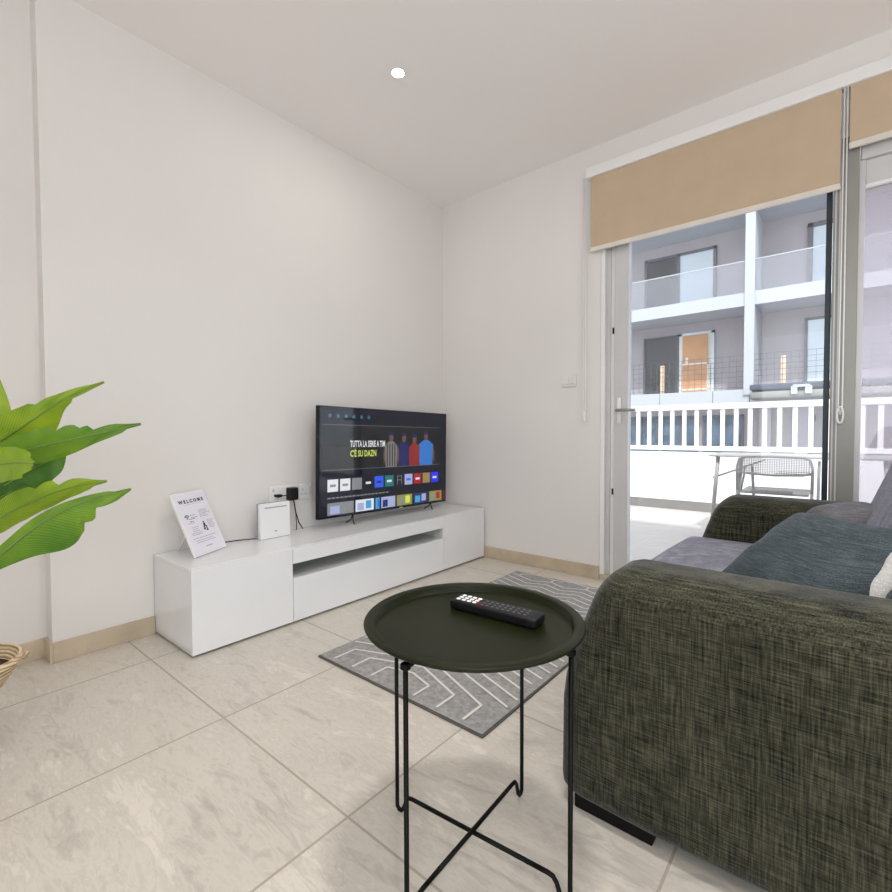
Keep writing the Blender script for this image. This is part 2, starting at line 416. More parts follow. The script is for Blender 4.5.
# ------------------------------------------------------------------ roller blinds
def blind(x0, x1, ztop, zbot, label, cordx, zc, cl):
    t = thing('roller_blind', label, 'blind', ((x0+x1)/2, B-.03, zbot), 'roller blinds over the glass doors')
    part(mb('blind').box(x0, x1, B-.032, B-.029, zbot, ztop), 'blind_fabric', t)
    part(mb('hem').box(x0-.002, x1+.002, B-.038, B-.022, zbot-.028, zbot+.002, .004), 'hem_bar', t)
    part(mb('blind').tube([(x0, B-.031, ztop+.02), (x1, B-.031, ztop+.02)], .014, 14), 'roller_tube', t)
    b = mb('whitepl')
    b.tube([(cordx-.006, B-.035, 2.70), (cordx-.008, B-.035, zc), (cordx, B-.035, zc-.045)], .0035, 6)
    b.tube([(cordx+.006, B-.035, 2.70), (cordx+.008, B-.035, zc), (cordx, B-.035, zc-.045)], .0035, 6)
    ch = part(b, 'cord', t)
    pts = [(cordx+.012*math.sin(q), B-.035, zc-.045-.042*math.cos(q)+.0) for q in [2*PI*i/16 for i in range(16)]]
    part(mb('whitepl').tube(pts, .005, 6, closed=True) if cl else mb('whitepl').soft((cordx, B-.035, zc-.05), (.022, .02, .075), (.01, .009, .03), 5), 'cord_pull', ch)
    return t
blind(-1.322, -.036, 2.70, 2.228, 'wide beige roller blind above the left glass door, bottom hanging lower than its neighbour', -1.362, 1.155, False)
blind(-.002, 2.0, 2.70, 2.412, 'short beige roller blind cut off by right edge of the photo above hazy glass', -.018, 1.125, True)

# wall devices ----------------------------------------------------------------
t = thing('wall_switch', 'small white two-button switch plate on wall beside the balcony door', 'switch', (-1.487, B, 1.34))
part(mb('wall').box(-1.545, -1.43, B-.012, B, 1.315, 1.40, .004), 'plate', t)
part(mb('wall').box(-1.53, -1.492, B-.017, B-.011, 1.335, 1.385, .002), 'rocker', t)
part(mb('wall').box(-1.483, -1.445, B-.017, B-.011, 1.335, 1.385, .002), 'rocker', t)
t = thing('wall_socket', 'white double wall socket above the white router with a black plug in it', 'socket', (A, 1.62, .585))
part(mb('whitepl').box(A, A+.012, 1.517, 1.705, .582, .678, .004), 'plate', t)
part(mb('lac_in').box(A+.011, A+.015, 1.535, 1.549, .645, .663, .001), 'rocker', t)
part(mb('lac_in').box(A+.011, A+.015, 1.63, 1.644, .645, .663, .001), 'rocker', t)
part(mb('blackpl').box(A+.0115, A+.013, 1.546, 1.552, .617, .63).box(A+.0115, A+.013, 1.57, 1.582, .607, .612), 'pin_slots', t)
t = thing('wall_socket', 'empty white wall socket between black plug and television edge', 'socket', (A, 1.76, .585))
part(mb('whitepl').box(A, A+.012, 1.722, 1.812, .582, .678, .004), 'plate', t)
part(mb('lac_in').box(A+.011, A+.015, 1.79, 1.802, .60, .66, .001), 'rocker', t)
part(mb('inkl').box(A+.0115, A+.013, 1.742, 1.746, .635, .65).box(A+.0115, A+.013, 1.735, 1.744, .612, .617).box(A+.0115, A+.013, 1.76, 1.769, .612, .617), 'pin_slots', t)
t = thing('power_plug', 'black square power adapter with cable plugged into the double socket', 'plug', (A+.04, 1.655, .59))
part(mb('blackpl').box(A+.013, A+.06, 1.625, 1.685, .588, .665, .006), 'body', t)
part(mb('blackpl').tube([(A+.05, 1.655, .59), (A+.052, 1.665, .52), (A+.055, 1.685, .45), (A+.06, 1.71, .405)], .004, 6), 'cable', t)
part(mb('blackpl').tube([(A+.05, 1.655, .60), (A+.06, 1.66, .53), (A+.055, 1.67, .44), (A+.06, 1.665, .403)], .003, 6), 'cable', t)
part(mb('blackpl').tube([(A+.035, 1.63, .622), (A+.033, 1.60, .62), (A+.032, 1.575, .622)], [.003, .003, .004], 6).box(A+.013, A+.04, 1.55, 1.585, .613, .63, .003), 'cable_end', t)

# ceiling downlight
t = thing('ceiling_downlight', 'small round lit downlight recessed in the ceiling', 'light', (-1.845, 1.834, HC-.02))
part(mb('whitepl').lathe([(.030, -.004), (.037, -.004), (.037, .0), (.030, 0)], (-1.845, 1.834, HC-.0005), 32), 'trim_ring', t)
part(mb('lamp').lathe([(.0001, -.003), (.031, -.003)], (-1.845, 1.834, HC-.002), 32), 'lamp_lens', t)

# ------------------------------------------------------------------ TV bench
Y0, Y1, M1, M2, D, U = .8915, 3.1217, 1.3978, 2.621, .4401, .397
t = thing('tv_bench', 'long low white high-gloss TV bench against the left wall', 'tv bench', (A+.22, 2.0, 0))
fx = A+D
zs0, zs1 = .235, .335                         # open shelf heights
body = mb('lacquer')
body.box(A+.002, fx-.02, Y0, Y1, U-.018, U, .0015)
body.box(A+.002, fx-.02, Y0, Y0+.018, .012, U-.018).box(A+.002, fx-.02, Y1-.018, Y1, .012, U-.018)
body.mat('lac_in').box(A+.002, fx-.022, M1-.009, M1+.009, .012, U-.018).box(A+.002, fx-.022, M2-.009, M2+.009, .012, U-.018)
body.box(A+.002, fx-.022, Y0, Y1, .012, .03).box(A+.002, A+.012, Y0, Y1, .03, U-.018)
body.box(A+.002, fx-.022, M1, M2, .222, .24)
part(body, 'body', t)
g = .0018
part(mb('lacquer').box(fx-.02, fx, Y0, M1-g, .012, U-.002, .0012), 'door', t)
part(mb('lacquer').box(fx-.02, fx, M2+g, Y1, .012, U-.002, .0012), 'door', t)
part(mb('lacquer').box(fx-.02, fx, M1+g, M2-g, .315, U-.002, .0012), 'top_front', t)
part(mb('lacquer').box(fx-.02, fx, M1+g, M2-g, .012, .24, .0012), 'drawer', t)
part(mb('plinth').box(A+.04, fx-.03, Y0+.03, Y1-.03, 0, .012), 'foot', t)

# welcome card on stand ---------------------------------------------------------
P0 = Vector((-2.384, .988, U+.0065)); ex = Vector((-2.503+2.384, 1.20-.988, 0)).normalized()
back = Vector((-ex.y, ex.x, 0)); back = -back if back.x > 0 else back
wd, ht, s_ = .236, .33, .42
up = (back*s_+Vector((0, 0, math.sqrt(1-s_*s_)))).normalized(); nn = ex.cross(up).normalized()
fm = Matrix((( ex.x, up.x, nn.x, P0.x), (ex.y, up.y, nn.y, P0.y), (ex.z, up.z, nn.z, P0.z), (0, 0, 0, 1)))
if nn.x < 0: print('sign normal flipped')
t = thing('welcome_sign', 'white card headed WELCOME leaning back on a stand on the TV bench', 'sign', tuple(P0))
part(mb('whitepl').box(0, wd, 0, ht, -.012, 0, .002, mtx=fm), 'backing', t)
c = mb('paper').box(.006, wd-.006, .006, ht-.006, .0003, .0012, mtx=fm)
def tm(x, y): return fm @ Matrix.Translation((x, y, .0022))
text_into(c, 'W E L C O M E', .024, tm(.118, .272), 'ink', 'CENTER', .0012, 1.12)
def bars(b, x, y, w, h, m):
    b.mat(m); b.quad([fm @ Vector(q) for q in ((x, y, .002), (x+w, y, .002), (x+w, y+h, .002), (x, y+h, .002))])
rr = random.Random(3)
def scribble(x, y, w, rows, dy, m='inkl', h=.0028):
    for k in range(rows):
        xx = x
        while xx < x+w*(.6+.4*rr.random()):
            l = .006+.01*rr.random(); bars(c, xx, y-k*dy, l, h, m); xx += l+.003
bars(c, .055, .262, .13, .0012, 'inkl')
for k, (r1) in enumerate((.022, .015, .008)):   # wireless symbol
    c.mat('inkt' if k else 'ink')
    for j in range(6):
        a0 = math.radians(40+100*j/6); a1 = math.radians(40+100*(j+1)/6)
        c.quad([fm @ Vector((.047+r*math.cos(q), .19+r*math.sin(q), .002)) for r, q in ((r1, a0), (r1, a1), (r1-.0045, a1), (r1-.0045, a0))])
bars(c, .045, .188, .005, .005, 'ink')
scribble(.072, .205, .045, 2, .012, 'inkt'); scribble(.055, .186, .045, 2, .013, 'ink', .003)
scribble(.135, .222, .075, 5, .0085)
scribble(.04, .165, .06, 1, .01); scribble(.05, .142, .06, 3, .010); scribble(.035, .112, .085, 2, .008)
scribble(.168, .162, .05, 6, .008)
for (x, y, w, h) in ((.138, .150, .008, .014), (.134, .136, .014, .016), (.130, .124, .010, .014), (.146, .118, .008, .022), (.126, .118, .012, .008), (.142, .112, .016, .006)): bars(c, x, y, w, h, 'ink')
scribble(.03, .085, .17, 1, .01); scribble(.045, .072, .14, 2, .010); bars(c, .095, .035, .045, .004, 'inkl')
part(c, 'printed_card', t)
e0 = P0+ex*(wd/2)+up*.2-nn*.012; 
part(mb('whitepl').tube([e0, Vector((e0.x+back.x*.10-0.0, e0.y+back.y*.10, U+.004))], .005, 6), 'easel_leg', t)

# router ------------------------------------------------------------------------
t = thing('router', 'white upright router box standing on TV bench below the double socket', 'router', (A+.12, 1.49, U))
part(mb('whitepl').box(A+.105, A+.135, 1.388, 1.578, U+.001, U+.202, .006), 'casing', t)
part(mb('inkl').box(A+.1, A+.1045, 1.385, 1.574, U+.001, U+.2045, .002), 'back_shell', t)
part(mb('inkl').box(A+.135, A+.1355, 1.415, 1.555, U+.175, U+.181), 'slot', t)
part(mb('inkl').box(A+.135, A+.1355, 1.476, 1.49, U+.036, U+.044), 'emblem', t)
tag(mb('blackpl').tube([(A+.1, 1.40, U+.006), (A+.08, 1.37, U+.006), (A+.05, 1.30, U+.005), (A+.03, 1.2, U+.005), (A+.02, 1.1, U+.005)], .003, 6).build('router_cable', loc=(A+.06, 1.3, U)),
    'thin dark cable lying on the TV bench behind the welcome card', 'cable')

# television --------------------------------------------------------------------
XT = A+.165
def onx(u, v, X):
    d = _F + _R*(u-446)/FPX - _U*(v-446)/FPX; k = X/d.x; return EYE+k*d
c00, c10, c01, c11 = onx(319.3, 519.5, XT), onx(447.3, 501.3, XT), onx(317.2, 404.8, XT), onx(445, 414, XT)
ylo = (c00.y+c01.y)/2; yhi = (c10.y+c11.y)/2; TW = yhi-ylo; TH = ((c01.z-c00.z)+(c11.z-c10.z))/2
tilt = math.atan2((c10.z+c11.z)/2-(c00.z+c01.z)/2, TW)*.8
cz = (c00.z+c01.z+c10.z+c11.z)/4; cy = (ylo+yhi)/2
# screen local: x along +Y (to the right), y up, z towards room (+X)
TM = Matrix.Translation((XT, cy, cz)) @ Matrix.Rotation(tilt, 4, 'X') @ Matrix(((0, 0, 1, 0), (1, 0, 0, 0), (0, 1, 0, 0), (0, 0, 0, 1)))
t = thing('television', 'large flat black television switched on, standing on the white TV bench', 'television', (XT, cy, U))
w2, h2 = TW/2, TH/2
part(mb('blackpl').box(-w2, w2, -h2, h2, -.03, 0, .003, mtx=TM).box(-w2*.75, w2*.8, -h2*.85, h2*.25, -.075, -.03, .012, mtx=TM), 'housing', t)
def E(name, col, st=1): M[name] = emis(name, col, st, .12)
for n_, c_, s_2 in (('s_bg', (.004, .006, .02), .6), ('s_pan', (.010, .012, .016), .6), ('s_white', (.75, .77, .8), .9), ('s_grey', (.3, .31, .33), .7), ('s_teal', (.03, .16, .26), .8), ('s_blue', (.02, .09, .75), 1),
        ('s_green', (.01, .16, .15), 1), ('s_red', (.33, .01, .02), 1), ('s_tan', (.30, .19, .07), 1), ('s_lav', (.42, .47, .75), .8), ('s_violet', (.02, .03, .8), 1), ('s_navy', (.01, .02, .12), 1), ('s_lime', (.55, .65, .12), 1),
        ('s_olive', (.25, .25, .04), 1), ('s_shirt', (.03, .17, .55), .9), ('s_skin', (.18, .10, .07), .7), ('s_cyan', (.05, .30, .60), 1), ('s_rshirt', (.28, .02, .02), .8), ('s_dred', (.10, .01, .02), 1), ('s_nshirt', (.01, .015, .12), .8), ('s_stripe', (.22, .21, .2), .8)): E(n_, c_, s_2)
scr = mb('s_bg')
LAY = [.0012]
def sq(x0, x1, y0, y1, m, z=0.0):       # fractions of the screen, y down
    scr.mat(m); zz = .0010+z
    X0, X1, Y0_, Y1_ = -w2+x0*TW, -w2+x1*TW, h2-y1*TH, h2-y0*TH
    scr.quad([TM @ Vector(q) for q in ((X0, Y0_, zz), (X1, Y0_, zz), (X1, Y1_, zz), (X0, Y1_, zz))])
def poly(pts, m, z=.0006):
    scr.mat(m); scr.quad([TM @ Vector((-w2+x*TW, h2-y*TH, .0010+z)) for x, y in pts][::-1])
def stext(x, y, txt, size, m, sx=1, bold=.0008):
    text_into(scr, txt, size, TM @ Matrix.Translation((-w2+x*TW, h2-y*TH, .0018)), m, 'LEFT', bold, sx)
sq(.006, .994, .008, .992, 's_bg')
for k in range(6):
    x = .06+k*.052
    sq(x, x+.018, .07, .10, 's_teal', .0004)
sq(.02, .93, .165, .57, 's_pan', .0002); sq(.02, .93, .163, .166, 's_grey', .0004); sq(.02, .93, .57, .573, 's_grey', .0004)
stext(.20, .365, 'TUTTA LA SERIE A TIM', .058, 's_white', .53, .0014)
stext(.20, .455, "C'\u00c8 SU DAZN", .058, 's_lime', .66, .0014)
def man(x, w, m, top=.22, hair='s_bg', skin='s_skin'):
    poly([(x-.016, top), (x+.016, top), (x+.018, top+.05), (x+.008, top+.085), (x-.008, top+.085), (x-.018, top+.05)], skin, .0006)
    poly([(x-.017, top-.012), (x+.017, top-.012), (x+.018, top+.02), (x-.018, top+.02)], 's_nshirt', .0008)
    poly([(x-.02, top+.08), (x+.02, top+.08), (x+w, top+.125), (x+w*.9, .568), (x-w*.9, .568), (x-w, top+.125)], m, .0007)
    poly([(x-w, top+.125), (x-w*.8, top+.14), (x-w*.95, .50), (x-w*1.2, .55), (x-w*1.25, .42)], skin, .0005)
    poly([(x+w, top+.125), (x+w*1.25, .42), (x+w*1.2, .55), (x+w*.95, .50), (x+w*.8, top+.14)], skin, .0005)
man(.50, .048, 's_stripe', .235); man(.605, .045, 's_nshirt', .24); man(.695, .048, 's_rshirt', .255); man(.80, .065, 's_shirt', .22)
for k in range(4): sq(.465+k*.02, .472+k*.02, .34, .56, 's_bg', .0011)
x = .055
for (m, glyph) in (('s_white', 'grey'), ('s_white', 'grey'), ('s_grey', None), ('s_bg', 'w'), ('s_blue', 'n'), ('s_green', 'w'), ('s_bg', 'box'), ('s_lav', 'b'), ('s_red', 'w'), ('s_tan', 'd'), ('s_violet', 'w')):
    sq(x, x+.067, .655, .765, m, .0004)
    gc = {'grey': 's_grey', 'w': 's_white', 'n': 's_navy', 'b': 's_blue', 'd': 's_olive', 'box': 's_grey'}.get(glyph)
    if glyph == 'box':
        for q in ((.018, .022, .665, .755), (.052, .056, .665, .755), (.018, .056, .665, .672), (.018, .056, .705, .712)): sq(x+q[0], x+q[1], q[2], q[3], gc, .0008)
    elif gc: sq(x+.015, x+.052, .70, .722, gc, .0008)
    x += .0795
for k in range(16): sq(.055+k*.027, .055+k*.027+.02, .815, .828, 's_grey', .0004)
x = .055
for (w_, ms) in ((.17, ('s_grey', 's_lav', 's_grey')), (.13, ('s_white', 's_lav', 's_cyan')), (.03, ('s_cyan', 's_cyan', 's_blue')), (.11, ('s_lav', 's_navy', 's_lav')), (.13, ('s_olive', 's_grey', 's_lime')), (.13, ('s_navy', 's_cyan', 's_lav')), (.12, ('s_olive', 's_grey', 's_red')), (.06, ('s_dred', 's_dred', 's_dred'))):
    x1 = min(x+w_, .985)
    sq(x, x1, .865, .975, ms[0], .0004)
    sq(x+(x1-x)*.1, x+(x1-x)*.45, .895, .965, ms[1], .0008); sq(x+(x1-x)*.55, x+(x1-x)*.85, .88, .955, ms[2], .0008)
    x = x1+.013
scr.keep = True
part(scr, 'screen', t)
# anti-glare front glass over the picture
m, tt, out = nt('screen_glass')
tr = node(tt, 'ShaderNodeBsdfTransparent'); gl = node(tt, 'ShaderNodeBsdfGlossy', Roughness=.05)
fr = node(tt, 'ShaderNodeFresnel', IOR=1.62); mx = node(tt, 'ShaderNodeMixShader')
tt.links.new(fr.outputs[0], mx.inputs[0]); tt.links.new(tr.outputs[0], mx.inputs[1]); tt.links.new(gl.outputs[0], mx.inputs[2]); tt.links.new(mx.outputs[0], out.inputs[0])
M['sglass'] = m
b = mb('sglass'); b.keep = True
b.quad([TM @ Vector(q) for q in ((-w2+.006, -h2+.008, .0035), (w2-.006, -h2+.008, .0035), (w2-.006, h2-.006, .0035), (-w2+.006, h2-.006, .0035))])
part(b, 'front_glass', t)
part(mb('whitepl').box(w2*.14, w2*.19, -h2+.001, -h2+.007, .0002, .004, mtx=TM), 'emblem', t)
for yy in (-.27, .36):
    px = TM @ Vector((yy*TW, -h2+.01, -.012))
    part(mb('blackpl').tube([px, (px.x+.01, px.y-.01, U+.03), (px.x+.035, px.y-.02, U+.006)], .004, 6).tube([px, (px.x-.01, px.y-.01, U+.03), (px.x-.05, px.y-.02, U+.006)], .004, 6), 'foot', t)

# ------------------------------------------------------------------ rug
RX0, RX1, RY0, RY1 = -1.785, -.897, 1.260, 2.93
t = thing('rug', 'grey patterned rug with cream chevron lines on the tiles by the sofa', 'rug', ((RX0+RX1)/2, (RY0+RY1)/2, 0))
part(mb('rugb').box(RX0-.006, RX1+.006, RY0-.006, RY1+.006, .0005, .008, .003), 'binding', t)
rg = MB(); rg.mat('rug')
nx, ny = 30, 56
def zr(x, y): return .0105+.0012*noise.noise(Vector((x*7, y*7, 0)))
vs = [[rg.bm.verts.new((RX0+(RX1-RX0)*i/nx, RY0+(RY1-RY0)*j/ny, zr(RX0+(RX1-RX0)*i/nx, RY0+(RY1-RY0)*j/ny))) for j in range(ny+1)] for i in range(nx+1)]
rg._tag([rg.bm.faces.new([vs[i][j], vs[i+1][j], vs[i+1][j+1], vs[i][j+1]]) for i in range(nx) for j in range(ny)], True)
part(rg, 'pile', t)
ln = mb('rugl')
def rline(pts, w=.0105):
    out_ = []
    for (x0, y0), (x1, y1) in zip(pts, pts[1:]):
        # clip to the rug in x and y
        n_ = max(2, int(math.hypot(x1-x0, y1-y0)/.02))
        seg = [(x0+(x1-x0)*k/n_, y0+(y1-y0)*k/n_) for k in range(n_+1)]
        seg = [q for q in seg if RX0+.012 < q[0] < RX1-.012 and RY0+.008 < q[1] < RY1-.008]
        if len(seg) < 2: continue
        (ax, ay), (bx, by) = seg[0], seg[-1]
        dx, dy = bx-ax, by-ay; L = math.hypot(dx, dy) or 1; nx_, ny_ = -dy/L*w/2, dx/L*w/2
        for (p0, p1) in zip(seg, seg[1:]):
            ln.quad([(p0[0]-nx_, p0[1]-ny_, .0132), (p1[0]-nx_, p1[1]-ny_, .0132), (p1[0]+nx_, p1[1]+ny_, .0132), (p0[0]+nx_, p0[1]+ny_, .0132)])
XM = -1.349
for k in range(0, 11):
    hw = .118*(k+1); pk = 1.405+.064*k; ysh = 1.372+.010*k if k < 3 else pk-.36*hw
    if k < 3: rline([(XM-hw, RY0), (XM-hw, ysh), (XM, pk), (XM+hw, ysh), (XM+hw, RY0)])
    else: rline([(XM-hw, pk-.36*hw), (XM, pk), (XM+hw, pk-.36*hw)])
for k in range(0, 11):                      # the far half: hexagon row and chevrons pointing the other way
    pk = 2.79-.064*k
    rline([(XM-.5, pk+.10), (XM-.36, pk+.05), (XM-.24, pk), (XM-.12, pk+.05), (XM, pk), (XM+.12, pk+.05), (XM+.24, pk), (XM+.36, pk+.05), (XM+.5, pk)])
for xc in (-.36, -.12, .12, .36): rline([(XM+xc, 2.84), (XM+xc, 2.89), (XM+xc+.12, 2.92), (XM+xc+.24, 2.89)])
ln.keep = True
part(ln, 'chevron_lines', t)

# ------------------------------------------------------------------ side table
CT = Vector((-.661, .893, 0)); R_ = .2535; TZ = .571
q_d, q_n = .171, .1605
t = thing('side_table', 'round black metal tray table on thin rod legs beside the sofa', 'table', tuple(CT))
part(mb('tray').lathe([(.0001, TZ-.018), (R_-.0305, TZ-.018), (R_-.0285, TZ-.0172), (R_-.0255, TZ-.002), (R_-.0235, TZ), (R_-.003, TZ-.0005), (R_, TZ-.003), (R_-.002, TZ-.007), (R_-.019, TZ-.006), (R_-.025, TZ-.020), (.0001, TZ-.021)], tuple(CT), 96), 'tray', t)
dd = Vector((.657, .754, 0)); nn2 = Vector((.754, -.657, 0)); q = .1605
cor = {'BL': CT-dd*q_d-nn2*q_n, 'BR': CT+dd*q_d-nn2*q_n, 'FL': CT-dd*q_d+nn2*q_n, 'FR': CT+dd*q_d+nn2*q_n}
rad = .0052
for a_, b_, zc in (('BL', 'FR', .052), ('BR', 'FL', .060)):
    for s0, s1 in ((a_, b_), (b_, a_)):
        p, o_ = cor[s0], cor[s1]; dv = (o_-p).normalized()
        z1 = lambda v, z: Vector((v.x, v.y, z))
        path = [z1(p, TZ-.03), z1(p, .03), z1(p, .014), z1(p+dv*.006, .007), z1(p+dv*.014, .0075), z1(p+dv*.021, .016), z1(p+dv*.03, zc-.012), z1(p+dv*.038, zc-.002), z1(p+dv*.05, zc), z1(p+dv*.1, zc)]
        part(mb('black').tube(path, rad, 10), 'leg', t)
    p, o_ = cor[a_], cor[b_]; dv = (o_-p).normalized()
    part(mb('black').tube([z1(p+dv*.09, zc), z1(o_-dv*.09, zc)], rad, 10), 'cross_bar', t)
    part(mb('black').tube([z1(p, TZ-.03), z1(p+dv*.03, TZ-.028), z1(o_-dv*.03, TZ-.028), z1(o_, TZ-.03)], rad, 8), 'top_brace', t)
for k in cor:
    p = cor[k]
    part(mb('black').box(p.x-.008, p.x+.008, p.y-.008, p.y+.008, TZ-.034, TZ-.0205, .002), 'clip', t)

# remote --------------------------------------------------------------------------
ang = math.radians(4)
rm = Matrix.Translation((-.648, .966, TZ-.0175)) @ Matrix.Rotation(ang, 4, 'Z')
t = thing('remote_control', 'black remote control with white number keys lying on the tray table', 'remote', (-.648, .966, TZ-.0175))
part(mb('blackpl').soft((0, 0, .0125), (.238, .056, .025), (.008, .008, .006), 8, mtx=rm), 'body', t)
kb = mb('whitepl')
for i in range(3):
    for j in range(4): kb.box(-.103+j*.0155, -.092+j*.0155, .008-i*.014, .017-i*.014, .0245, .0275, .0015, 1, mtx=rm)
part(kb, 'number_keys', t, 'white number keys')
part(mb('s_red').box(-.103+4*.0155, -.094+4*.0155, -.020, -.012, .0245, .0275, .0015, 1, mtx=rm), 'red_key', t)
kb = mb('alu_key')
for i in range(3):
    for j in range(9): kb.box(-.033+j*.0145, -.026+j*.0145, .009-i*.0135, .0145-i*.0135, .0245, .0262, .001, 1, mtx=rm)
part(kb, 'function_keys', t)

# ------------------------------------------------------------------ sofa
SX1 = .42
t = thing('sofa', 'dark grey-green woven fabric two-seat sofa with padded arms facing the TV bench', 'sofa', (-.05, 2.0, 0))
def armfn(z0):
    def fn(q):
        z = q.z+z0                       # height above floor
        f = max(0, -q.x/.5)              # 1 at the front
        k = min(1, max(0, (z-.3)/.37))
        q = q.copy(); q.x += f*(.12*k**1.3); 
        q.y += .004*math.sin(q.x*9+z*7)
        return q
    return fn
L = SX1+.585; xc = (SX1-.585)/2; zc = (.032+.654)/2; hz = .654-.032
part(mb('sofa').soft((xc, 1.29, zc), (L, .265, hz), (.07, .10, .09), 20, armfn(zc), radlo=(.07, .05, .03)), 'arm', t)
part(mb('sofa').soft((xc+.012, 2.715, zc+.034), (L, .265, hz), (.07, .10, .09), 20, armfn(zc), radlo=(.07, .05, .03)), 'arm', t)
part(mb('sofa').soft((-.1, 2.0, .18), (.98, 1.18, .27), (.03, .03, .03), 6), 'base', t)
def seat(y0, y1):
    def fn(q):
        q = q.copy(); 
        if q.z > 0: q.z += .012*math.cos(q.x*2.2)*math.cos(q.y*4)
        return q
    b = mb('seatc').soft((-.16, (y0+y1)/2, .412), (.88, y1-y0, .175), (.06, .035, .05), 14, fn)
    return part(b, 'seat_cushion', t, 'paler grey seat cushion')
seat(1.415, 2.595)
# channel stitching on seat
bk = math.atan2(.10, .42)
Mb = Matrix.Translation((-.018, 2.075, .44)) @ Matrix.Rotation(math.radians(20), 4, 'Y')
def chan(q):
    q = q.copy()
    if q.x < 0:
        q.x += .010*abs(math.sin((q.y+.6)*PI/.105))**.35*-1+.010
    return q
part(mb('seatc').soft((.095, 0, .32), (.19, 1.02, .66), (.06, .07, .10), 44, chan, mtx=Mb), 'back_cushion', t, 'paler grey back cushion with stitched channels')
part(mb('sofa').soft((.36, 2.0, .42), (.13, 1.65, .75), (.05, .05, .05), 8), 'back_frame', t)
for (x, y) in ((-.48, 1.24), (-.48, 2.74), (.32, 1.24), (.32, 2.74)):
    part(mb('black').box(x-.06, x+.14, y-.06, y+.06, 0, .045, .004), 'foot', t)

def pil(name, label, mat, c, xd, yd, w, h, th, group):
    xd = Vector(xd).normalized(); yd = Vector(yd); yd = (yd-xd*yd.dot(xd)).normalized(); zd = xd.cross(yd)
    mt = Matrix(((xd.x, yd.x, zd.x, c[0]), (xd.y, yd.y, zd.y, c[1]), (xd.z, yd.z, zd.z, c[2]), (0, 0, 0, 1)))
    t = thing(name, label, 'pillow', c, group)
    part(mb(mat).pillow(w, h, th, mt), 'cover', t)
    pts = []
    n = 14
    def e(u, v): return mt @ Vector((u*w/2*(1-.07*(1-v*v)*abs(u)), v*h/2*(1-.07*(1-u*u)*abs(v)), 0))
    for k in range(n): pts.append(e(-1+2*k/n, -1))
    for k in range(n): pts.append(e(1, -1+2*k/n))
    for k in range(n): pts.append(e(1-2*k/n, 1))
    for k in range(n): pts.append(e(-1, 1-2*k/n))
    part(mb(mat).tube(pts, .004, 6, closed=True), 'seam', t)
    return t
G = 'scatter cushions on the sofa'
Lp, Tp, Rp = Vector((-.262, 1.62, .572)), Vector((-.105, 1.79, .735)), Vector((.145, 1.50, .708))
cc = (Lp+Rp)/2
pil('throw_pillow', 'large dark teal-grey pillow, nearest of the pillows, behind the near sofa arm', 'pil_dark', tuple(cc), Tp-Lp, Rp-Tp, .37, .39, .14, G)
pil('throw_pillow', 'smaller mid-grey pillow lying by the far sofa arm and back cushion', 'pil_grey', (.03, 2.40, .652), (1, .35, .18), (-.3, 1, .10), .23, .30, .12, G)
pil('throw_pillow', 'cream pillow, only a sliver visible under the large dark pillow', 'pil_white', (.032, 1.475, .60), (.50, .1, .85), (-.35, 1, 0), .34, .16, .05, G)
pil('throw_pillow', 'dark pillow at the right edge of the photo beyond the cream sliver', 'pil_dark', (.090, 1.43, .60), (.50, .05, .85), (-.2, 1, 0), .34, .16, .07, G)

# ------------------------------------------------------------------ potted plant
PC = Vector((-2.085, .16, 0))
t = thing('potted_plant', 'leafy green artificial plant in a wicker basket at left edge', 'plant', tuple(PC))
bs = part(mb('wicker').lathe([(.085, .19), (.10, .20), (.130, .245), (.142, .288), (.136, .288), (.124, .25), (.10, .21)], tuple(PC), 40), 'basket', t)
rim = []
for k in range(40):
    a_ = 2*PI*k/40
    rim.append((PC.x+.142*math.cos(a_), PC.y+.142*math.sin(a_), .288))
part(mb('wicker').tube(rim, .007, 6, closed=True), 'basket_rim', bs)
hd = Vector((.769, .639, 0))              # one ear handle flares out to the right
hp = [PC+hd*.135+Vector((0, 0, .270))+_F*(-.05), PC+hd*.165+Vector((0, 0, .297)), PC+hd*.185+Vector((0, 0, .315)), PC+hd*.160+Vector((0, 0, .30))+_F*.05, PC+hd*.13+Vector((0, 0, .278))+_F*.08]
part(mb('wicker').tube(hp, [.008, .012, .009, .011, .008], 8), 'handle', bs)
part(mb('blackpl').lathe([(.07, 0), (.075, .02), (.082, .205), (.082, .215), (.0001, .215)], tuple(PC), 32), 'liner_pot', t, 'black inner pot')
part(mb('soil').lathe([(.125, .25), (.09, .258), (.0001, .262)], tuple(PC), 32), 'soil', t)

